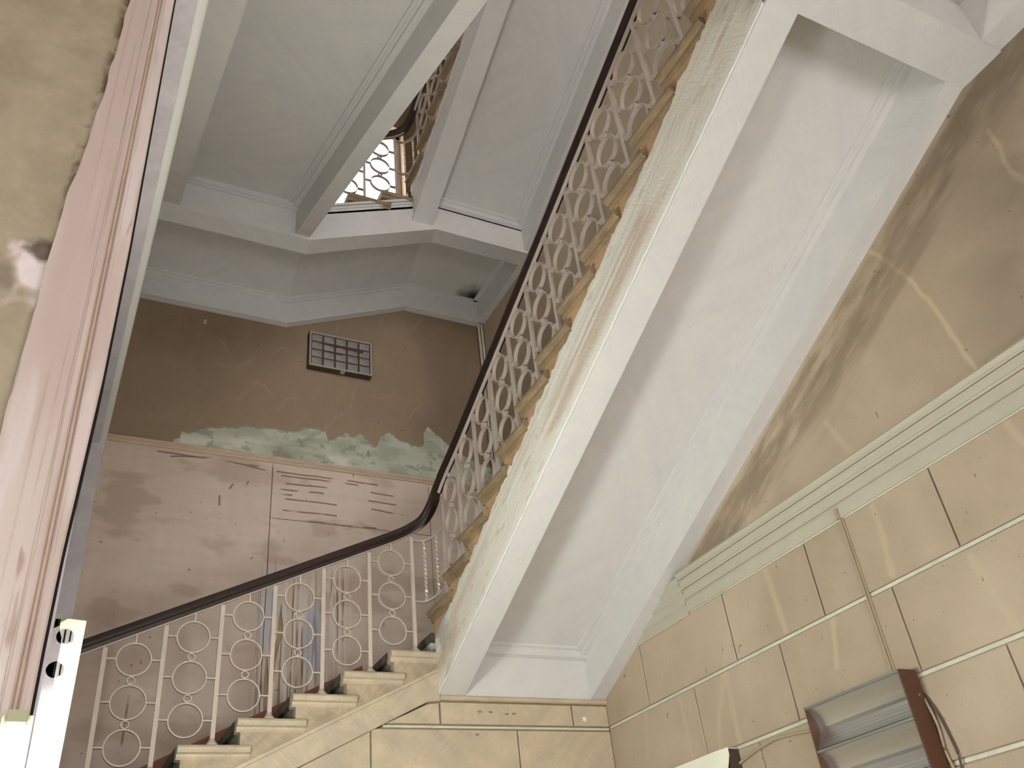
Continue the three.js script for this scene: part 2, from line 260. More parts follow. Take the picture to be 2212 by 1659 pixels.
const M = {
  soffit: painted(0xd2d0cc, { bumpScale: 0.0015, roughness: 0.85 }, 0.03), cream: painted(0xcdb893, { roughness: 0.6 }), rightWall: mat({ map: rightTex, bumpMap: bumpTex, bumpScale: 0.0018, roughness: 0.75 }),
  joint: painted(0xccccb8), jointDark: mat({ color: 0x8d7a60 }), moulding: painted(0xbbb5a3, { roughness: 0.45, bumpScale: 0.0006 }, 0.025),
  frontWall: painted(0xbfaf95, { roughness: 0.6 }, 0.1), back: mat({ map: backTex, bumpMap: bumpTex, bumpScale: 0.002, roughness: 0.6 }), backPlain: painted(0xa58c70),
  board: mat({ map: boardTex, roughness: 0.65 }), dado: painted(0xc4ae96), skirting: mat({ color: 0x8a5440, roughness: 0.6 }), hole: mat({ color: 0x3a281c }),
  coat: mat({ map: coatTex, bumpMap: bumpTex, bumpScale: 0.005, roughness: 0.9 }), string: painted(0xcbbfae, {}, 0.12), stepDimCream: painted(0xbd9977, { roughness: 0.6 }, 0.14), treadDimCream: painted(0x8e795c, { roughness: 0.6 }, 0.18),  // tan step and tread ends: cream with dimmer, warmer light put into the colour
  blockA: painted(0xae9c82, { roughness: 0.6 }, 0.16), capA: painted(0xc0b097, { roughness: 0.6 }, 0.12), tread: painted(0x565041, { roughness: 0.6 }, 0.2), riser: painted(0x8a837c, { roughness: 0.7 }), iron: painted(0xc4b5a8, { roughness: 0.2, bumpScale: 0.001 }, 0.04),
  rail: new THREE.MeshPhysicalMaterial({ map: worldTex(0, 0, 0.6, 0.6, 256, 256, (u, v, a, b) => mix3([52, 29, 19], [26, 14, 9], tileNoise(a, b, 6, 4)), true), roughness: 0.55, clearcoat: 0.18, clearcoatRoughness: 0.3 }),
  casing: mat({ map: casingTex, bumpMap: bumpTex, bumpScale: 0.002, roughness: 0.5 }), casingDirt: painted(0xbca896), jamb: painted(0xcfc8ca, { roughness: 0.4, bumpScale: 0.002 }), bead: mat({ color: 0xe6e5df, roughness: 0.16, bumpMap: bumpTex, bumpScale: 0.003 }), doorPlaster: mat({ map: doorTex, bumpMap: bumpTex, bumpScale: 0.003 }), dark: mat({ color: 0x14110f }),
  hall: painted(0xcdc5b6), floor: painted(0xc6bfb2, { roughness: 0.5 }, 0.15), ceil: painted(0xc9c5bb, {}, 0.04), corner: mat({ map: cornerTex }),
  steel: mat({ color: 0xd4d6d2, metalness: 0.9, roughness: 0.25 }), steelDull: mat({ color: 0x8f908b, metalness: 0.6, roughness: 0.5 }), brown: mat({ color: 0x573726, roughness: 0.5 }), cable: mat({ color: 0xa8977a, roughness: 0.5 }), cableDark: mat({ color: 0x4a4034, roughness: 0.6 }),
  plastic: mat({ color: 0xecead8, roughness: 0.4 }), lampBody: mat({ color: 0xa9aa86, roughness: 0.45 }), diffuser: painted(0x8b8482, { roughness: 0.4 }, 0.08), frameTrim: mat({ color: 0xb8b0a2, roughness: 0.4, metalness: 0.3 }), redTube: mat({ color: 0x4e3230, roughness: 0.5 }), housing: mat({ color: 0x4a3b2c }),
  glow: new THREE.MeshStandardMaterial({ color: 0xffffff, emissive: LAMP.color, emissiveIntensity: LAMP.glow }), glare: new THREE.MeshStandardMaterial({ color: 0xffffff, emissive: LAMP.color, emissiveIntensity: LAMP.glow * 6 }), glass: new THREE.MeshPhysicalMaterial({ color: 0xffffff, transmission: 1, thickness: 0, roughness: 0.05, ior: 1.5 }), windowFrame: painted(0xe2ddd4, { roughness: 0.5 }, 0.03),
};

// ---------- walls, floor, ceilings ----------
const TOP = 12.2, XW = -3.2, ZE = 3.0;
struct('floor', box(XW - 0.3, XR + 0.3, FLOOR - 0.2, FLOOR, ZB - 0.3, ZE + 0.3), M.floor);
struct('ceiling', box(XW - 0.3, XR + 0.3, TOP, TOP + 0.2, ZB - 0.3, ZE + 0.3), M.ceil);
{ // right wall: smooth plaster above, cornice band, painted stone blocks below
  const w = struct('wall_right', [box(XR + 0.012, XR + 0.3, FLOOR, TOP, ZB - 0.3, ZE + 0.3), box(XR, XR + 0.02, 2.0, 3.62, -5.2, -0.9), box(XR, XR + 0.02, FLOOR, 1.78, -0.9, ZE), box(XR, XR + 0.02, 2.0, TOP, -0.9, ZE), box(XR, XR + 0.02, 3.62, TOP, ZB, -0.9), box(XR, XR + 0.02, 1.9, 3.62, ZB, -5.2), box(XR, XR + 0.02, FLOOR, 0.18, -5.2, -0.9)], M.rightWall);
  const rows = [[1.385, 1.772, [-5.2, -4.708, -3.825, -3.12, -2.278, -1.5, -0.9]], [0.972, 1.360, [-5.2, -4.25, -3.483, -2.686, -1.95, -1.2, -0.9]], [0.600, 0.946, [-5.2, -4.5, -3.812, -3.06, -2.257, -1.55, -0.9]], [0.19, 0.574, [-5.2, -4.2, -3.45, -2.66, -1.9, -0.9]]];
  rows.forEach(([y0, y1, zs]) => { for (let i = 0; i < zs.length - 1; i++) struct('stone_block', exX(rect(zs[i] + (i ? 0.005 : 0), zs[i + 1] - 0.005, y0, y1), XR - 0.002 + 0.002 * rnd(), XR + 0.02, 0.003), M.rightWall, w); });
  for (const y of [1.3725, 0.959, 0.587]) struct('joint_strip', box(XR + 0.006, XR + 0.014, y - 0.008, y + 0.008, -5.2, -0.9), M.joint, w);
}
{ // stepped cornice band on the right wall, its far end set lower and broken off
  const prof = (x, y, k) => [[0.02, -0.236], [-0.014, -0.236], [-0.014, -0.176], [-0.026, -0.170], [-0.026, -0.163], [-0.020, -0.158], [-0.020, -0.112], [-0.034, -0.104], [-0.036, -0.090], [-0.030, -0.084], [-0.034, -0.056], [-0.050, -0.046], [-0.052, -0.036], [-0.044, -0.030], [-0.060, -0.010], [-0.060, 0], [0.02, 0]].map(([a, b]) => [x + (a < 0 ? a * k : a), y + b]);
  const run = (z0, z1, y, k) => exZ(prof(XR, y, k), z0, z1);
  const t = struct('trim_1', run(-4.135, 1.5, 2.015, 1), M.moulding);
  struct('cornice_end', [run(-4.72, -4.14, 1.995, 0.75)], M.moulding, t);
  struct('joint_strip', box(XR - 0.004, XR + 0.012, 1.772, 1.781, -4.13, -0.9), M.joint, t);
  for (const [a, b] of [[0.0265, 0.167], [0.0345, 0.1045], [0.0505, 0.0465], [0.0605, 0.004]]) struct('dark_line', box(XR - a, XR, 2.015 - b - 0.002, 2.015 - b + 0.0015, -4.13, -0.9), M.jointDark, t);  // thin dark strips at the grooves, with dirt along the top edge
}
{ // back wall
  const hx0 = 1.05, hx1 = 2.70, hy0 = 6.85, hy1 = 8.42;
  const w = struct('wall_back', [box(XW - 0.3, 0, FLOOR, TOP, ZB - 0.3, ZB), box(0, XR, FLOOR, 3.7, ZB - 0.3, ZB - 0.02), box(0, XR, 5.88, hy0, ZB - 0.3, ZB), box(0, hx0, hy0, hy1, ZB - 0.3, ZB), box(hx1, XR, hy0, hy1, ZB - 0.3, ZB), box(0, XR, hy1, TOP, ZB - 0.3, ZB)], M.backPlain);
  struct('plaster_field', box(0, XR, 3.7, 5.88, ZB - 0.3, ZB), M.back, w);
  // veneered boards below the dado
  const Z0 = ZB - 0.02, Z1 = ZB + 0.004;
  struct('wall_board', exZ(rect(-0.7, 1.409, 1.0, 3.735), Z0, Z1, 0.002), M.board, w);
  struct('wall_board', exZ(rect(1.415, 2.768, 3.243, 3.735), Z0, Z1, 0.002), M.board, w);
  const tears = [[[1.532, 2.55], [1.518, 2.44], [1.51, 2.30], [1.492, 2.22], [1.488, 2.10], [1.474, 2.0], [1.482, 1.90], [1.50, 1.98], [1.505, 2.11], [1.528, 2.24], [1.548, 2.31], [1.552, 2.38], [1.536, 2.47]], [[1.443, 2.16], [1.430, 1.95], [1.436, 1.80], [1.448, 1.66], [1.462, 1.72], [1.466, 1.86], [1.458, 2.02], [1.452, 2.12]], [[1.418, 2.02], [1.424, 1.92], [1.422, 1.84], [1.418, 1.86]]];
  struct('wall_board', exZ(rect(1.415, 2.768, 1.0, 3.238), Z0, Z1, 0, tears), M.board, w);
  struct('wall_board', exZ(rect(2.774, XR, 1.0, 3.735), Z0, Z1, 0.002), M.board, w);
  const t = struct('trim_2', exX([[ZB - 0.02, 3.735], [ZB + 0.012, 3.735], [ZB + 0.018, 3.750], [ZB + 0.030, 3.757], [ZB + 0.030, 3.782], [ZB + 0.02, 3.788], [ZB - 0.02, 3.788]], -0.7, XR), M.dado);
  // upper window: reveal, frame, panes
  const win = struct('window_1', [box(hx0, hx0 + 0.06, hy0, hy1, ZB - 0.2, ZB - 0.13), box(hx1 - 0.06, hx1, hy0, hy1, ZB - 0.2, ZB - 0.13), box(hx0, hx1, hy0, hy0 + 0.06, ZB - 0.2, ZB - 0.13), box(hx0, hx1, hy1 - 0.06, hy1, ZB - 0.2, ZB - 0.13), box((hx0 + hx1) / 2 - 0.04, (hx0 + hx1) / 2 + 0.04, hy0, hy1, ZB - 0.2, ZB - 0.13)], M.windowFrame);
  struct('window_pane', box(hx0 + 0.06, (hx0 + hx1) / 2 - 0.04, hy0 + 0.06, hy1 - 0.06, ZB - 0.168, ZB - 0.162), M.glass, win);
  struct('window_pane', box((hx0 + hx1) / 2 + 0.04, hx1 - 0.06, hy0 + 0.06, hy1 - 0.06, ZB - 0.168, ZB - 0.162), M.glass, win);
  struct('window_sill', box(hx0 - 0.08, hx1 + 0.08, hy0 - 0.05, hy0, ZB - 0.13, ZB + 0.06), M.windowFrame, win);
}
{ // raked skirting along the lower flight
  const s = (x) => 1.068 + 0.4828 * x;
  struct('baseboard_back', hexa([[-0.7, s(-0.7) - 0.45, ZB], [2.15, s(2.15) - 0.45, ZB], [2.15, s(2.15) - 0.45, ZB + 0.02], [-0.7, s(-0.7) - 0.45, ZB + 0.02]], [[-0.7, s(-0.7), ZB], [2.15, s(2.15), ZB], [2.15, s(2.15), ZB + 0.02], [-0.7, s(-0.7), ZB + 0.02]]), M.skirting);
}
struct('wall_left', [box(XL - 0.25, XL - 0.042, 3.5, TOP, ZB, ZE + 0.3), box(-0.25, 0.012, FLOOR, 3.5, -3.7, -2.03), box(-0.25, 0.135, FLOOR, 3.5, ZB, -6.05), box(XW - 0.3, XW, FLOOR, 3.9, ZB - 0.3, ZE + 0.3)], M.jamb);
{ // glossy rounded edge along the underside of the upper left wall
  const p = []; for (let i = 0; i <= 8; i++) { const a = Math.PI / 2 * i / 8; p.push([XL - 0.042 + 0.042 * Math.sin(a), 3.497 + 0.030 * (1 - Math.cos(a))]); }
  struct('trim_3', exZ([...p, [XL, TOP], [XL - 0.042, TOP]], ZB, ZE), M.bead);
}
struct('ceiling_side', box(XW - 0.3, XL - 0.25, 3.5, 3.9, ZB - 0.3, ZE + 0.3), M.ceil);
{ // entrance wall behind the eye with a tall glazed opening
  const x0 = -1.6, x1 = 2.9, y0 = -1.3, y1 = 1.05;
  const u0 = 0.4, u1 = 3.3, w0 = 4.9, w1 = 7.5;              // added unseen window on the floor above, lights the upper well
  struct('wall_entrance', [box(XW - 0.3, x0, FLOOR, TOP, ZE, ZE + 0.3), box(x1, XR + 0.3, FLOOR, w0, ZE, ZE + 0.3), box(x1, XR + 0.3, w1, TOP, ZE, ZE + 0.3), box(u1, XR + 0.3, w0, w1, ZE, ZE + 0.3), box(x0, x1, FLOOR, y0, ZE, ZE + 0.3), box(x0, x1, y1, w0, ZE, ZE + 0.3), box(x0, u0, w0, w1, ZE, ZE + 0.3), box(x0, x1, w1, TOP, ZE, ZE + 0.3)], M.hall);
  const up = struct('added_window_3', [box(u0, u1, w0, w0 + 0.06, ZE + 0.1, ZE + 0.17), box(u0, u1, w1 - 0.06, w1, ZE + 0.1, ZE + 0.17), ...[u0, (u0 + u1) / 2 - 0.03, u1 - 0.06].map((x) => box(x, x + 0.06, w0, w1, ZE + 0.1, ZE + 0.17))], M.windowFrame);
  for (const x of [u0 + 0.06, (u0 + u1) / 2 + 0.03]) struct('window_pane', box(x, x + (u1 - u0) / 2 - 0.09, w0 + 0.06, w1 - 0.06, ZE + 0.132, ZE + 0.138), M.glass, up);
  const fr = [box(x0, x1, y0, y0 + 0.07, ZE + 0.1, ZE + 0.17), box(x0, x1, y1 - 0.07, y1, ZE + 0.1, ZE + 0.17)];
  for (let i = 0; i < 4; i++) { const x = x0 + (x1 - x0 - 0.07) * i / 3; fr.push(box(x, x + 0.07, y0, y1, ZE + 0.1, ZE + 0.17)); }
  const win = struct('window_2', fr, M.windowFrame);
  for (let i = 0; i < 3; i++) { const w = (x1 - x0 - 0.07) / 3, x = x0 + 0.07 + w * i; struct('window_pane', box(x, x + w - 0.07, y0 + 0.07, y1 - 0.07, ZE + 0.132, ZE + 0.138), M.glass, win); }
}
{ // wall under the lower flight and landing, painted as stone blocks
  const yS = (x) => 1.132 + 0.4788 * (x - 1.362);
  const w = struct('wall_front', [exZ([[XW, FLOOR], [XR + 0.01, FLOOR], [XR + 0.01, 1.54], [2.25, 1.54], [2.16, 1.50], [XW, Math.max(FLOOR, yS(XW))]], -5.38, -5.214)], M.jointDark);
  const blk = (p) => struct('stone_block', exZ(p, -5.23, -5.2 + 0.002 * rnd(), 0.003), M.frontWall, w);
  blk([[1.900, 1.381], [2.242, 1.381], [2.242, 1.505], [2.175, 1.499]]);
  blk(rect(2.256, 3.188, 1.381, 1.512)); blk(rect(3.198, XR, 1.381, 1.512));
  const cut = (x0, x1, y0, y1) => { const g = (x) => Math.min(y1, yS(x) - 0.008), xk = 1.362 + (y1 + 0.008 - 1.132) / 0.4788; const p = [[x0, y0], [x1, y0], [x1, g(x1)]]; if (xk > x0 && xk < x1) p.push([xk, y1]); p.push([x0, Math.max(y0 + 0.004, g(x0))]); return p; };
  blk(cut(1.07, 1.796, 0.965, 1.348)); blk(cut(1.806, 2.766, 0.965, 1.348)); blk(rect(2.776, XR, 0.965, 1.348));
  for (const [x0, x1] of [[0.35, 1.3], [1.31, 2.3], [2.31, XR]]) blk(cut(x0, x1, 0.55, 0.95));
  blk([[XW, FLOOR], [XR, FLOOR], [XR, 0.535], [0.12, 0.535], [-3.19, -1.05]]);
  struct('joint_strip', box(1.88, XR, 1.358, 1.371, -5.214, -5.204), M.joint, w); struct('joint_strip', box(0.95, XR, 0.954, 0.961, -5.214, -5.204), M.joint, w);
  struct('plaster_chip', exZ([[3.262, 1.452], [3.285, 1.455], [3.300, 1.44], [3.298, 1.425], [3.335, 1.432], [3.342, 1.424], [3.30, 1.415], [3.29, 1.40], [3.268, 1.42]], -5.2, -5.1985), M.jointDark, w);
  struct('plaster_chip', exZ([[3.264, 1.437], [3.284, 1.444], [3.292, 1.43], [3.288, 1.408], [3.266, 1.414]], -5.2, -5.193, 0.002), M.plastic, w);
  for (const [x, y] of [[2.50, 1.463], [2.575, 1.462], [2.69, 1.452], [2.74, 1.455], [2.47, 1.325]]) struct('plaster_chip', exZ([[x, y], [x + 0.028, y + 0.002], [x + 0.034, y - 0.008], [x + 0.012, y - 0.012]], -5.2, -5.1985), M.jointDark, w);
  // rounded ledge over the blocks and white face of the landing edge above it
  struct('ledge', exX([[-5.3, 1.522], [-5.196, 1.522], [-5.186, 1.530], [-5.184, 1.543], [-5.190, 1.553], [-5.3, 1.555]], XB, XR), M.frontWall, w);
}

// ---------- the flights ----------
// recessed soffit of a flight that runs along z: ribs, panel, moulding
function soffitZ(root, x0, x1, rl, rr, z0, z1, low, slope, over) {
  const f = (d) => (x, z) => low(z) + d, mo = 0.05;
  part('rib', slab(x1 - rr, x1, z0, z1, f(0), f(DEPTH + 0.16)), M.soffit, root);
  part('soffit_panel', slab(x0 + rl - 0.01, x1 - rr + 0.01, z0, z1, f(DEPTH), f(DEPTH + 0.15)), M.soffit, root);
  const m = [];
  for (const [a, s] of [[x0 + rl, 1], [x1 - rr, -1]]) for (const [wd, dn] of [[0.078, 0.018], [0.060, 0.024], [0.040, 0.046]]) m.push(slab(Math.min(a, a + s * wd), Math.max(a, a + s * wd), z0, z1, f(DEPTH - dn), f(DEPTH + 0.01)));
  for (const [wd, dn] of over) m.push(slab(x0 + rl, x1 - rr, z0, z0 + wd, f(DEPTH - dn), f(DEPTH + 0.01)));
  part('soffit_moulding', m, M.soffit, root);
}
const NB = 15;
function capX(z0, z1, x, y) { return exZ([[x + 0.09, y], [x - 0.014, y], [x - 0.034, y - 0.006], [x - 0.043, y - 0.018], [x - 0.043, y - 0.034], [x - 0.034, y - 0.047], [x - 0.016, y - 0.053], [x - 0.014, y - 0.070], [x - 0.004, y - 0.086], [x + 0.09, y - 0.09]], z0, z1); }
function flightB(label) {
  const root = thing('stair_flight', label, 'stairs', [XB, 1.555, ZA], 'flights of the stairwell');
  soffitZ(root, XB, XR, 0.172, 0.114, ZA, -1.33, yb, 0.46, [[0.05, 0.016], [0.03, 0.06]]);
  part('string_beam', slab(XB, XB + 0.172, ZA, -1.33, (x, z) => yb(z), (x, z) => yt(z)), M.soffit, root);
  part('string_moulding', [slab(XB - 0.012, XB, ZA, -1.33, (x, z) => yb(z), (x, z) => yb(z) + 0.03), slab(XB - 0.008, XB, ZA, -1.33, (x, z) => yt(z) - 0.05, (x, z) => yt(z) - 0.01)], M.soffit, root);
  for (let k = 1; k <= NB; k++) {
    const y = B.base + B.rise * k, z = B.nose + B.run * (k - 1), zn = k === NB ? -0.9 : z + B.run;
    const t = part('tread', [slab(XB + 0.05, XR, z, zn + 0.05, y - 0.05, y), slab(XB + 0.05, XR, z + 0.05, zn + 0.05, (x, q) => Math.min(yb(q) + DEPTH + 0.03, y - 0.06), y - 0.05)], M.tread, root);
    part('tread_end', capX(z, zn + (k === NB ? 0 : 0.07), XB, y), M.treadDimCream, t);
    part('step_block', exX([[z + 0.03, yt(z + 0.03) - 0.02], [zn + 0.03, yt(zn + 0.03) - 0.02], [zn + 0.03, y - 0.07], [z + 0.03, y - 0.07]], XB - 0.001, XB + 0.06), M.stepDimCream, root);
    part('riser', box(XB + 0.06, XR, y - B.rise, y - 0.05, z + 0.035, z + 0.06), M.riser, root);
  }
  return root;
}
const flight1 = flightB('long stair flight with bright white recessed underside and rough plaster along its side');
{ // rough plaster coat on the near string face
  const top = [], bot = [];
  for (let i = 0; i <= 150; i++) { const z = ZA + (3.85) * i / 150; top.push([z, yt(z) - 0.005 + 0.05 * (fbm(z * 17, 1, 4) - 0.5) + (hash(i, 7) < 0.2 ? 0.016 : 0)]); bot.push([z, yb(z) + 0.002 + 0.012 * (fbm(z * 23, 5, 3) - 0.5)]); }
  part('plaster_coat', exX([...bot, ...top.reverse()], XB - 0.012, XB - 0.001, 0.002), M.coat, flight1);
}
flight1.children.filter((c) => c.name === 'string_moulding').forEach((c) => flight1.remove(c));
const flight1up = flightB('upper right stair flight, its grey recessed underside just left of the long dark handrail');
flight1up.position.y += H;

function stepsA(root, n, dy, board) {
  for (let i = 0; i < n; i++) {
    const x = A.nose - A.run * i + (dy ? 0.025 : 0), y = A.top - A.rise * i + dy, xn = x + A.run;
    const t = part('tread', [box(x, xn + 0.05, y - 0.05, y, ZB + 0.004, -5.25), box(x + 0.06, xn + 0.04, y - (dy ? 0.07 : 0.3), y - 0.05, ZB + 0.03, -5.25)], M.tread, root);
    part('tread_end', (() => { const g = exX([[-5.26, y], [-5.192, y], [-5.178, y - 0.006], [-5.170, y - 0.018], [-5.170, y - 0.03], [-5.178, y - 0.042], [-5.194, y - 0.048], [-5.196, y - 0.062], [-5.206, y - 0.074], [-5.26, y - 0.076]], x, xn + 0.08, 0); return g; })(), dy ? M.treadDimCream : M.capA, t);
    part('step_block', exZ([[x + 0.025, board(x + 0.025) - 0.03], [xn + 0.025, board(xn + 0.025) - 0.03], [xn + 0.025, y - 0.07], [x + 0.025, y - 0.07]], -5.26, -5.205), dy ? M.stepDimCream : M.blockA, root);
    part('riser', box(x + 0.03, x + 0.06, y - A.rise, y - 0.05, ZB + 0.004, -5.26), M.riser, root);
  }
}
const boardTop = (x) => 1.148 + 0.4788 * (x - 1.065);
{ // lower flight
  const root = thing('stair_flight', 'lowest stair flight with cream tread ends, rising towards the right above the block wall', 'stairs', [0, FLOOR, ZA], 'flights of the stairwell');
  stepsA(root, 7, 0, boardTop);
  const lo = (x) => 1.132 + 0.4788 * (x - 1.362);
  part('string_board', [exZ([[0.012, lo(0.012)], [2.166, lo(2.166) - 0.008], [2.20, 1.512], [XB, 1.518], [XB, boardTop(XB)], [0.012, boardTop(0.012)]], -5.24, -5.188, 0.006), exZ([[0.012, boardTop(0.012) - 0.02], [XB, boardTop(XB) - 0.02], [XB, boardTop(XB) + 0.004], [0.012, boardTop(0.012) + 0.004]], -5.24, -5.174, 0.003)], M.capA, root);
}
function landingFront(y) { return box(XB + 0.01, XR, 1.5 + y, LAND + y, -5.38, -5.202); }
{ // right quarter landing at the top of the lowest flight
  const l = struct('floor_landing', [box(2.25, XR, 1.80, LAND - 0.05, ZB, -5.3), box(2.30, XR, 1.53, LAND, -5.38, -5.203)], M.soffit);
  struct('landing_slab', box(2.235, XR, LAND - 0.05, LAND, ZB, -5.25), M.tread, l);
}
{ // short upper flight with the landings at its two ends: beam, soffit panel, wall rib
  const root = thing('stair_flight', 'short upper stair flight folded between two landings, above the grey wall light', 'stairs', [XD, 5.12, ZA], 'flights of the stairwell');
  const bow = (k0, k1, y0, y1) => (x) => x < k0 ? y0 : x > k1 ? y1 : y0 + (y1 - y0) * (x - k0) / (k1 - k0);
  const seg = (q0, q1, zs, ks, ys, d0, d1) => { // three bands of a strip between z lines, bent at the kinks
    const out = []; const lines = [[XL, XL], ...ks, [XR, XR]], yl = [ys[0], ys[0], ys[1], ys[1]];
    for (let i = 0; i < 3; i++) { const [a, b] = [lines[i], lines[i + 1]]; out.push(hexa([[a[0], yl[i] + d0, q0], [b[0], yl[i + 1] + d0, q0], [b[1], yl[i + 1] + d0, q1], [a[1], yl[i] + d0, q1]], [[a[0], yl[i] + d1, q0], [b[0], yl[i + 1] + d1, q0], [b[1], yl[i + 1] + d1, q1], [a[1], yl[i] + d1, q1]])); }
    return out;
  };
  const kz = (z) => { const t = (z + 5.2) / -1.2; return [1.340 + 0.125 * t, 2.465 + 0.155 * t]; };
  const K = (za, zb2) => { const a = kz(za), b = kz(zb2); return [[a[0], b[0]], [a[1], b[1]]]; };
  const stringTop = (x) => 5.615 + 0.4555 * (x - 1.548);
  part('string_beam', [...seg(-5.2, -5.37, 0, K(-5.2, -5.37), [5.122, 5.628], 0, 0.30), hexa([[XD, 5.40, -5.2], [2.465, 5.9, -5.2], [2.465, 5.9, -5.3], [XD, 5.40, -5.3]], [[XD, stringTop(XD), -5.2], [2.465, stringTop(2.465), -5.2], [2.465, stringTop(2.465), -5.3], [XD, stringTop(XD), -5.3]]), box(XL, XD, 5.4, 5.44, -5.35, -5.2), box(2.46, XR, 5.9, 6.02, -5.35, -5.2)], M.soffit, root);
  part('string_moulding', [0, 0.035].map((d, i) => hexa([[XD, stringTop(XD) - 0.075 + d, -5.2], [2.3, stringTop(2.3) - 0.075 + d, -5.2], [2.3, stringTop(2.3) - 0.075 + d, -5.19 + 0.008 * i], [XD, stringTop(XD) - 0.075 + d, -5.19 + 0.008 * i]], [[XD, stringTop(XD) - 0.05 + d, -5.2], [2.3, stringTop(2.3) - 0.05 + d, -5.2], [2.3, stringTop(2.3) - 0.05 + d, -5.19 + 0.008 * i], [XD, stringTop(XD) - 0.05 + d, -5.19 + 0.008 * i]])), M.soffit, root);
  part('soffit_panel', seg(-5.36, -6.39, 0, K(-5.36, -6.39), [5.425, 5.935], 0, 0.06).slice(0, 2), M.soffit, root);
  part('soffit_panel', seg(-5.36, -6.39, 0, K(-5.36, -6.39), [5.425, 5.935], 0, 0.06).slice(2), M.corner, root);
  part('wall_rib', [...seg(-6.33, -6.398, 0, K(-6.33, -6.4), [5.157, 5.664], 0, 0.30), box(XR - 0.07, XR, 5.664, 5.95, -6.34, -5.36)], M.soffit, root);
  part('soffit_moulding', [...seg(-6.29, -6.34, 0, K(-6.29, -6.34), [5.425, 5.935], -0.018, 0.01), ...seg(-6.31, -6.34, 0, K(-6.31, -6.34), [5.425, 5.935], -0.045, 0.01), box(XR - 0.115, XR - 0.06, 5.917, 5.94, -6.34, -5.36)], M.soffit, root);
  const L2 = LAND + H, L1 = L2 - 3 * A.rise;
  part('landing_slab', [box(XL, 1.36, 5.49, L1, ZB, -5.25), box(2.235, XR, 5.98, L2, ZB, -5.25)], M.tread, root);
  stepsA(root, 2, H, (x) => stringTop(x) + 0.02);
}
{ // upper left flight
  const root = thing('stair_flight', 'upper left stair flight, wide grey recessed underside with a pale rib on its right', 'stairs', [XL, 3.7, ZA], 'flights of the stairwell');
  const z1 = -1.75, f = (d) => (x, z) => yd(z) + d;
  soffitZ(root, XL, XD, 0.19, 0.117, ZA, z1, (z) => yd(z), -0.414, [[0.06, 0.05], [0.04, 0.07]]);
  part('rib', slab(XL, XL + 0.19, ZA, z1, f(0), f(0.45)), M.soffit, root);
  for (let i = 0; i < 10; i++) { const zz = ZA + 0.345 * i, y = LAND + H - 4 * A.rise - 0.143 * i; part('tread', slab(XL, XD - 0.02, zz, zz + 0.345, (x, z) => yd(z) + DEPTH + 0.01, y), M.tread, root); }
  part('string_beam', slab(XD - 0.04, XD, ZA, z1, f(0.02), f(0.55)), M.soffit, root);
}
// floor landings over the entrance hall: edge beam, ribs, recessed panel, floor
for (const [i, dy] of [0, H].entries()) {
  const l = struct('ceiling_landing', [box(XL, XR, 3.335 + dy, 3.98 + dy, -1.33, -1.105), box(XR - 0.13, XR, 3.345 + dy, 3.66 + dy, -1.105, ZE), box(XL, XR, 3.66 + dy, 3.98 + dy, -1.105, ZE)], M.soffit);
  struct('soffit_moulding', [box(XL, XR - 0.13, 3.62 + dy, 3.66 + dy, -1.105, -1.06), box(XR - 0.175, XR - 0.13, 3.62 + dy, 3.66 + dy, -1.105, ZE)], M.soffit, l);
  struct('landing_slab', box(XL, XR, 3.98 + dy, 4.08 + dy, -1.15, ZE), M.floor, l);
}

// ---------- railings ----------
const ringGeo = (() => { const s = new THREE.Shape(); s.absarc(0, 0, 0.0935, 0, Math.PI * 2); const h = new THREE.Path(); h.absarc(0, 0, 0.0865, 0, Math.PI * 2, true); s.holes.push(h); const g = new THREE.ExtrudeGeometry(s, { depth: 0.024, bevelEnabled: false, curveSegments: 22 }); g.translate(0, 0, -0.012); return bake(g); })();
const smallRing = () => { const s = new THREE.Shape(); s.absarc(0, 0, 0.0225, 0, Math.PI * 2); const h = new THREE.Path(); h.absarc(0, 0, 0.0165, 0, Math.PI * 2, true); s.holes.push(h); const g = new THREE.ExtrudeGeometry(s, { depth: 0.024, bevelEnabled: false, curveSegments: 10 }); g.translate(0, 0, -0.012); return g; };
const RY = [0.739, 0.508, 0.277];
const spacerGeo = bake(smallRing()), linkGeo = bake(box(-0.004, 0.004, 0.09, 0.145, -0.011, 0.011));
const tieGeo = (run) => bake(box(0.088, run / 2 - 0.01, -0.004, 0.004, -0.012, 0.012));
const tieA = tieGeo(A.run), tieB = tieGeo(B.run);
function rings(root, p, run, tie, ry) {                      // three rings one above the other between two balusters
  const c = Math.cos(ry), s = Math.sin(ry);
  RY.forEach((y, j) => {
    const r = place('ring', ringGeo, M.iron, root, [p[0] + run / 2 * c, p[1] + y, p[2] - run / 2 * s], ry);
    place('crossbar', tie, M.iron, r, [0, 0, 0]); place('crossbar', tie, M.iron, r, [0, 0, 0], Math.PI);
    if (j === 0) place('hanger', linkGeo, M.iron, r, [0, 0, 0]); else place('spacer_ring', spacerGeo, M.iron, r, [0, (RY[j - 1] - y) / 2, 0]);
  });
}
const barGeo = (() => { const prof = [[0.034, 0], [0.036, 0.008], [0.030, 0.016], [0.020, 0.026], [0.015, 0.04]].map(([r, y]) => new THREE.Vector2(r, y)); const foot = new THREE.LatheGeometry([new THREE.Vector2(0.001, 0), ...prof, new THREE.Vector2(0.001, 0.042)], 14); return bake([box(-0.012, 0.012, 0.02, 0.80, -0.010, 0.010), foot]); })();
const RAILP = [[-0.026, -0.010], [-0.032, -0.018], [-0.026, -0.034], [0.026, -0.034], [0.032, -0.018], [0.026, -0.010], [0.034, 0.004], [0.030, 0.024], [0.014, 0.036], [-0.014, 0.036], [-0.030, 0.024], [-0.034, 0.004]];
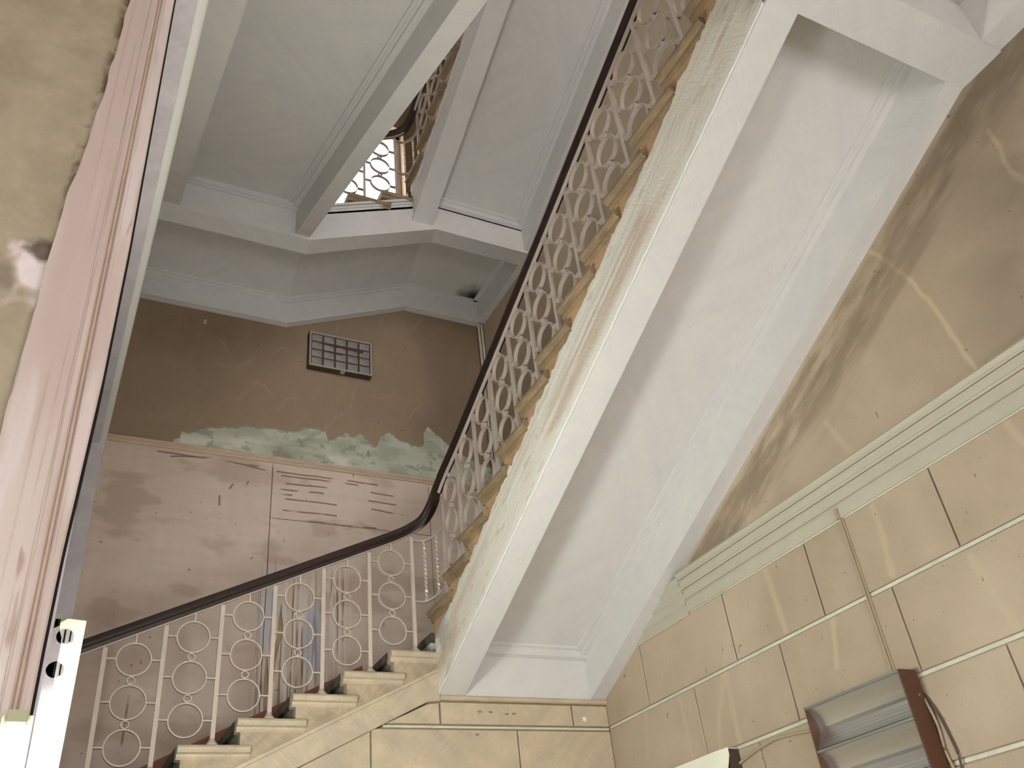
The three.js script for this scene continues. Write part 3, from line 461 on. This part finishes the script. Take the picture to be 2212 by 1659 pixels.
function railing(label, nA, dy) {
  const root = thing('stair_railing', label, 'railing', [2.27, LAND + dy, -5.2], 'iron ring railings');
  const rel = (x, y, z) => [x - root.position.x, y + dy - root.position.y, z - root.position.z];
  for (let i = 0; i < nA; i++) place('baluster', barGeo, M.iron, root, rel(A.bar - A.run * i, A.top - A.rise * i, A.zbar));
  for (let i = 1; i <= nA - (dy ? 0 : 1); i++) {
    rings(root, rel(A.bar - A.run * i, A.top - A.rise * i, A.zbar), A.run, tieA, 0);
  }
  for (let k = 1; k <= NB; k++) {
    const y = B.base + B.rise * k, z = B.bar + B.run * (k - 1);
    place('baluster', barGeo, M.iron, root, rel(B.xbar, y, z), -Math.PI / 2);
    if (k < NB) rings(root, rel(B.xbar, y, z), B.run, tieB, -Math.PI / 2);
  }
  // handrail and the flat bar under it: straight, swept round the corner, straight
  const la = (x) => 2.548 + 0.4735 * (x - 1.85), lb = (z) => 2.952 + 0.478 * (z + 5.074);
  const x0 = A.bar - A.run * (nA - 0.4), path = [[x0, la(x0), A.zbar], [1.0, la(1.0), A.zbar]].filter((p, i) => i === 0 || x0 < 0.9);
  const mid = curve([[1.78, la(1.78), A.zbar], [1.9, la(1.9), A.zbar], [2.02, la(2.02) + 0.002, A.zbar], [2.12, la(2.12) + 0.012, -5.232], [2.195, 2.745, -5.205], [2.24, 2.825, -5.155], [2.262, 2.925, -5.075], [2.27, lb(-4.97) - 0.002, -4.97], [2.275, lb(-4.86), -4.86], [2.28, lb(-4.7), -4.7]], 40).map((p) => [p.x, p.y, p.z]);
  path.push(...mid, [2.285, lb(-3.5), -3.5], [2.285, lb(-0.95), -0.95]);
  const pts = path.map(([x, y, z]) => V(x, y + dy, z));
  part('handrail', sweep(pts, RAILP), M.rail, root);
  part('rail_bar', sweep(pts.map((p) => p.clone().add(V(0, -0.039, 0))), flat(0.022, 0.010)), M.iron, root);
  // corner: two curved bars with two twisted rods between them
  const cr = (y0, y1) => sweep(curve([[2.125, y0, A.zbar], [2.20, y0 + 0.002, -5.238], [2.25, y0 + (y1 - y0) * 0.35, -5.21], [2.285, y0 + (y1 - y0) * 0.75, -5.15], [B.xbar, y1, -5.08]], 20).map((p) => p.add(V(0, dy, 0))), flat(0.024, 0.008));
  part('corner_bar', cr(2.60, 2.645), M.iron, root); part('corner_bar', cr(2.165, 2.225), M.iron, root);
  for (const [x, z, y0, y1] of [[2.212, -5.235, 2.17, 2.605], [2.276, -5.172, 2.20, 2.63]]) part('twisted_rod', sweep(Array.from({ length: 60 }, (_, i) => V(x, y0 + dy + (y1 - y0) * i / 59, z)), flat(0.017, 0.013), Math.PI * 7), M.iron, root);
  return root;
}
railing('lower iron ring railing with long dark handrail, bent at the foot of the long flight', 7, 0);
railing('upper iron ring railing seen through the gap before the bright window', 4, H);

// ---------- door frame at the left with its tube light and an added lamp ----------
{
  const Z = -2.0;
  const E1 = [[0.2, -0.165], [1.32, -0.156], [1.63, -0.15], [1.87, -0.144], [2.25, -0.118], [2.87, -0.106], [3.3, -0.10]], E3 = [[0.2, 0.0], [0.67, 0.0], [0.87, 0.002], [1.32, 0.016], [1.75, 0.020], [2.94, 0.014], [3.3, 0.013]], E4 = [[0.2, 0.018], [0.72, 0.022], [1.0, 0.036], [1.33, 0.058], [1.77, 0.070], [2.99, 0.088], [3.3, 0.092]], E5 = [[0.2, 0.02], [0.76, 0.030], [0.85, 0.044], [1.09, 0.058], [1.33, 0.074], [1.65, 0.084], [2.11, 0.100], [3.01, 0.126], [3.3, 0.135]];
  const strip = (L, R, z0, z1, bev = 0, o0 = 0, o1 = 0) => { const ys = Array.from({ length: 120 }, (_, i) => 0.2 + 3.1 * i / 119), lo = [FLOOR, ...ys]; return exZ([...lo.map((y) => [interp(y, R.map(([a, b]) => [a, b])) + o1, y]), ...lo.slice().reverse().map((y) => [interp(y, L) + o0, y])], z0, z1, bev); };
  const w = struct('wall_partition', box(XW, -0.06, FLOOR, 3.9, Z - 0.16, Z), M.doorPlaster);
  const d = struct('door_1', strip(E1, E1.map(([y]) => [y, -0.034]), Z, Z + 0.030, 0.004, -0.01), M.casing);
  const rag = Array.from({ length: 160 }, (_, i) => { const y = 0.2 + 3.1 * i / 159; return [y, interp(y, E1) - 0.004 + 0.016 * (fbm(y * 11, 3, 4) - 0.5)]; });
  struct('casing_lip', strip(rag, rag, Z, Z + 0.031, 0, -0.006, 0.02), M.casing, d);
  struct('casing_fillet', strip(E1.map(([y]) => [y, -0.056]), E1.map(([y]) => [y, -0.050]), Z, Z + 0.034, 0.0015), M.casing, d);
  struct('casing_bead', strip(E1.map(([y]) => [y, -0.034]), E1.map(([y]) => [y, -0.022]), Z, Z + 0.022, 0.004), M.casingDirt, d);
  struct('casing_board', strip(E1.map(([y]) => [y, -0.022]), E3, Z, Z + 0.028, 0.004), M.casing, d);
  struct('gap_shadow', strip(E3, E3, Z - 0.15, Z - 0.02, 0, -0.03, 0.006), M.dark, d);  // black strip standing in for the shadow in the gap beside the casing
}
{ // lit fitting on the left pier: far end plate, mounting strip with two empty holders, lit tubes below
  const x0 = 0.014, z0 = -3.30, z1 = -2.70, y0 = 0.36, t = thing('tube_light', 'lit tube light with cream end plate, beside the lower end of the handrail', 'light', [x0, y0, (z0 + z1) / 2]);
  part('housing', box(x0, x0 + 0.012, y0, 1.0, z0, z1), M.lampBody, t);
  part('end_plate', exZ([[x0, y0], [0.104, y0], [0.119, 1.200], [0.060, 1.204], [x0, 1.17]], z0, z0 + 0.006), M.lampBody, t);
  part('mounting_strip', exZ([[x0 - 0.004, y0], [x0 + 0.022, y0], [x0 + 0.030, 0.60], [x0 + 0.030, 0.93], [x0 + 0.016, 0.965], [x0, 0.955]], z1 - 0.03, z1 + 0.004, 0.002), M.jamb, t);
  part('clip', box(x0 + 0.004, x0 + 0.018, 0.945, 0.985, z1 - 0.03, z1), M.dark, t);
  const cyl = (r, y, za, zb2, x) => { const g = new THREE.CylinderGeometry(r, r, zb2 - za, 18); g.rotateX(Math.PI / 2); g.translate(x, y, (za + zb2) / 2); return g; };
  for (const [y, x] of [[0.935, 0.050], [0.842, 0.040]]) {
    const h = part('lamp_holder', cyl(0.0225, y, z1 - 0.02, z1 + 0.004, x), M.bead, t);
    part('contact_slot', box(x - 0.004, x + 0.001, y - 0.018, y + 0.018, z1 + 0.0035, z1 + 0.006), M.dark, h);
    part('contact_slot', box(x + 0.011, x + 0.015, y - 0.015, y + 0.015, z1 + 0.0035, z1 + 0.006), M.dark, h);
  }
  for (const [y, x] of [[0.888, 0.046], [0.745, 0.066], [0.70, 0.040], [0.64, 0.066], [0.57, 0.040], [0.52, 0.066]]) part('tube', cyl(0.015, y, z0 + 0.02, z1 - (y > 0.8 ? 0.004 : -0.03), x), M.glow, t);
  const L = new THREE.RectAreaLight(LAMP.color, LAMP.rect, 0.56, 0.42); L.position.set(0.122, 0.68, -3.0); L.lookAt(3.0, 2.1, -3.7); L.name = 'tube_light_glow'; scene.add(L);
}
{ // upright batten lamp added to overexpose the casing, only its glaring top in view
  const t = thing('added_tube_lamp', 'added glaring upright tube lamp on the pink door casing, in the lower left corner', 'lamp', [-0.02, -0.7, -1.95]);
  part('lamp_body', box(-0.045, 0.008, -0.7, 0.52, -1.972, -1.945), M.lampBody, t);
  part('lamp_holder', box(-0.036, -0.004, 0.496, 0.518, -1.945, -1.900), M.lampBody, t);
  part('tube', (() => { const g = new THREE.CylinderGeometry(0.013, 0.013, 1.16, 20); g.translate(-0.02, -0.085, -1.915); return g; })(), M.glare, t);
  const L = new THREE.RectAreaLight(LAMP.color, LAMP.rect * 0.25, 0.03, 1.1); L.position.set(-0.015, -0.105, -1.903); L.lookAt(-0.015, -0.105, 2); L.name = 'added_tube_lamp_glow'; scene.add(L);
}

// ---------- wall fittings ----------
{ // square lamp with a faceted cover on the back wall
  const x0 = 1.664, x1 = 2.247, y0 = 4.74, y1 = 5.114, t = thing('wall_light', 'unlit rectangular wall light with faceted grey cover and red tubes, on the beige back wall', 'light', [(x0 + x1) / 2, y0, ZB]);
  const z = ZB + 0.075;
  part('housing', exZ(rect(x0 - 0.004, x1 + 0.002, y0 - 0.004, y1 + 0.004), ZB, z - 0.012), M.housing, t);
  part('frame', exZ(rect(x0, x1, y0, y1), z - 0.012, z, 0.003, [rect(x0 + 0.014, x1 - 0.014, y0 + 0.014, y1 - 0.014).reverse()]), M.frameTrim, t);
  const py = [], nx = 5, ny = 4, w = (x1 - x0 - 0.028) / nx, h = (y1 - y0 - 0.028) / ny;
  for (let i = 0; i < nx; i++) for (let j = 0; j < ny; j++) { const g = new THREE.ConeGeometry(0.7071, 0.012, 4, 1); g.rotateY(Math.PI / 4); g.rotateX(Math.PI / 2); g.scale(w, h, 1); g.translate(x0 + 0.014 + w * (i + 0.5), y0 + 0.014 + h * (j + 0.5), z - 0.008); py.push(g); }
  part('diffuser', [box(x0 + 0.012, x1 - 0.012, y0 + 0.012, y1 - 0.012, z - 0.02, z - 0.013), ...py], M.diffuser, t);
  part('tube_bar', [exZ([[x0 + 0.08, y1 - 0.108], [x0 + 0.14, y1 - 0.118], [x0 + 0.47, y1 - 0.140], [x1 - 0.08, y1 - 0.137], [x1 - 0.085, y1 - 0.115], [x0 + 0.3, y1 - 0.108], [x0 + 0.1, y1 - 0.098]], z - 0.009, z - 0.0025), exZ([[x0 + 0.12, y1 - 0.196], [x0 + 0.30, y1 - 0.206], [x0 + 0.30, y1 - 0.200], [x0 + 0.12, y1 - 0.190]], z - 0.009, z - 0.0025)], M.redTube, t);  // the dim red tubes inside, laid as bars on the cover
  part('clip', box(x0 + 0.29, x0 + 0.33, y0 - 0.012, y0 - 0.002, ZB + 0.03, z - 0.01), M.frameTrim, t);
}
{ // open luminaire with bare reflector troughs on the right wall
  const z0 = -3.312, z1 = -2.704, y1 = 0.982, y0 = y1 - 0.6, xf = XR - 0.12, t = thing('reflector_light', 'open light fitting with bare metal reflector troughs and brown end plates on the block wall', 'light', [XR, y0, (z0 + z1) / 2]);
  part('housing', box(XR - 0.03, XR - 0.008, y0 + 0.02, y1 - 0.02, z0 + 0.02, z1 - 0.02), M.housing, t);
  const tr = (ya, yb2) => { // one curved trough seen in profile (x, y), running along z
    const n = 12, out = [], inn = []; for (let i = 0; i <= n; i++) { const q = i / n, y = ya + (yb2 - ya) * q, s = Math.pow(Math.abs(2 * q - 1), 1.7); out.push([xf + 0.004 + 0.05 * (1 - s), y]); inn.push([xf + 0.008 + 0.05 * (1 - s), y]); }
    return exZ([...out, ...inn.reverse()], z0 + 0.008, z1 - 0.008);
  };
  for (let i = 0; i < 3; i++) { const q = part('reflector', tr(y1 - 0.2 * (i + 1) + 0.004, y1 - 0.2 * i - 0.004), M.steel, t); part('ridge', box(xf - 0.002, xf + 0.02, y1 - 0.2 * i - 0.012, y1 - 0.2 * i - 0.0, z0 + 0.008, z1 - 0.008), M.steelDull, q); }
  for (const z of [z0, z1 - 0.008]) part('end_plate', exX([[z, 0], [z + 0.008, 0], [z + 0.008, 1], [z, 1]].map(([a, b]) => [a, y0 + b * (y1 - y0)]), xf - 0.004, XR - 0.012, 0.002), M.brown, t);
  part('bracket', box(XR - 0.012, XR, y0 + 0.2, y0 + 0.4, z0 + 0.1, z1 - 0.1), M.steelDull, t);
}
single('conduit', [box(XR - 0.014, XR - 0.002, 0.96, 1.78, -2.834, -2.826), box(XR - 0.010, XR - 0.002, 0.96, 1.78, -2.823, -2.815), box(XR - 0.03, XR - 0.002, 1.775, 1.83, -2.84, -2.822)], M.cable, 'thin upright cable strip between the cornice band and the open light fitting', 'cable');
{
  const q = (pts) => curve(pts.map(([z, y, x = XR - 0.012]) => [x, y, z]), 30);
  single('cable', sweep(q([[-4.10, 0.84], [-4.036, 0.866], [-3.93, 0.893], [-3.815, 0.914], [-3.66, 0.928], [-3.524, 0.916], [-3.432, 0.906], [-3.36, 0.902], [-3.28, 0.90, XR - 0.03]]), round(0.008, 8)), M.cable, 'loose pale cable running from the white wrapped fitting to the open light fitting', 'cable');
  single('cable', sweep(q([[-2.705, 0.87, XR - 0.05], [-2.72, 0.89, XR - 0.012], [-2.70, 0.83, XR - 0.02], [-2.693, 0.74], [-2.70, 0.64], [-2.69, 0.57], [-2.68, 0.45]]), round(0.006, 8)), M.cable, 'pale cable sagging straight down beside the brown end plate of the open light fitting', 'cable');
  single('cable', sweep(q([[-2.705, 0.875, XR - 0.05], [-2.715, 0.895, XR - 0.012], [-2.675, 0.80], [-2.655, 0.70], [-2.645, 0.60], [-2.655, 0.55], [-2.67, 0.45]]), round(0.005, 8)), M.cableDark, 'dark cable bowed outwards beside the brown end plate of the open light fitting', 'cable');
}
{ // wrapped fitting at the lower edge
  const t = thing('wrapped_fitting', 'white crumpled wrapper over a long wall fitting, left of the open light fitting', 'light', [XR, 0.83, -4.5]);
  const g = new THREE.PlaneGeometry(1.02, 0.2, 40, 10), p = g.attributes.position;
  for (let i = 0; i < p.count; i++) { const a = p.getX(i), b = p.getY(i), e = smooth(0.40, 0.51, a); p.setZ(i, 0.012 * fbm(a * 9 + 3, b * 14, 3) + 0.02 * smooth(0.1, -0.1, b) - 0.02 * e * vn(a * 30, b * 30)); if (a > 0.49) p.setX(i, a - 0.03 * vn(b * 30, 4)); }
  g.computeVertexNormals(); g.rotateY(-Math.PI / 2); g.translate(XR - 0.085, 0.86, -4.485);
  part('wrapper', [g, box(XR - 0.08, XR - 0.01, 0.955, 0.96, -4.99, -3.99)], M.plastic, t);
  part('housing', box(XR - 0.075, XR, 0.80, 0.95, -4.98, -3.985), M.housing, t);
}
for (const [x, z, label] of [[3.41, -6.375, 'thin grey pipe down the far corner, the left of the corner pair'], [3.442, -6.372, 'thin grey pipe down the far corner, the right one of the pair']])
  single('pipe', (() => { const g = new THREE.CylinderGeometry(0.012, 0.012, 4.0, 12); g.translate(x, 3.95, z + 0.02); return g; })(), M.string, label, 'pipe');
single('wall_hook', [(() => { const g = new THREE.CylinderGeometry(0.012, 0.016, 0.03, 10); g.rotateX(Math.PI / 2); g.translate(0.76, 5.03, ZB + 0.015); return g; })()], M.dado, 'small painted plug on the back wall, left of the wall light', 'fixture');

renderer.render(scene, camera);
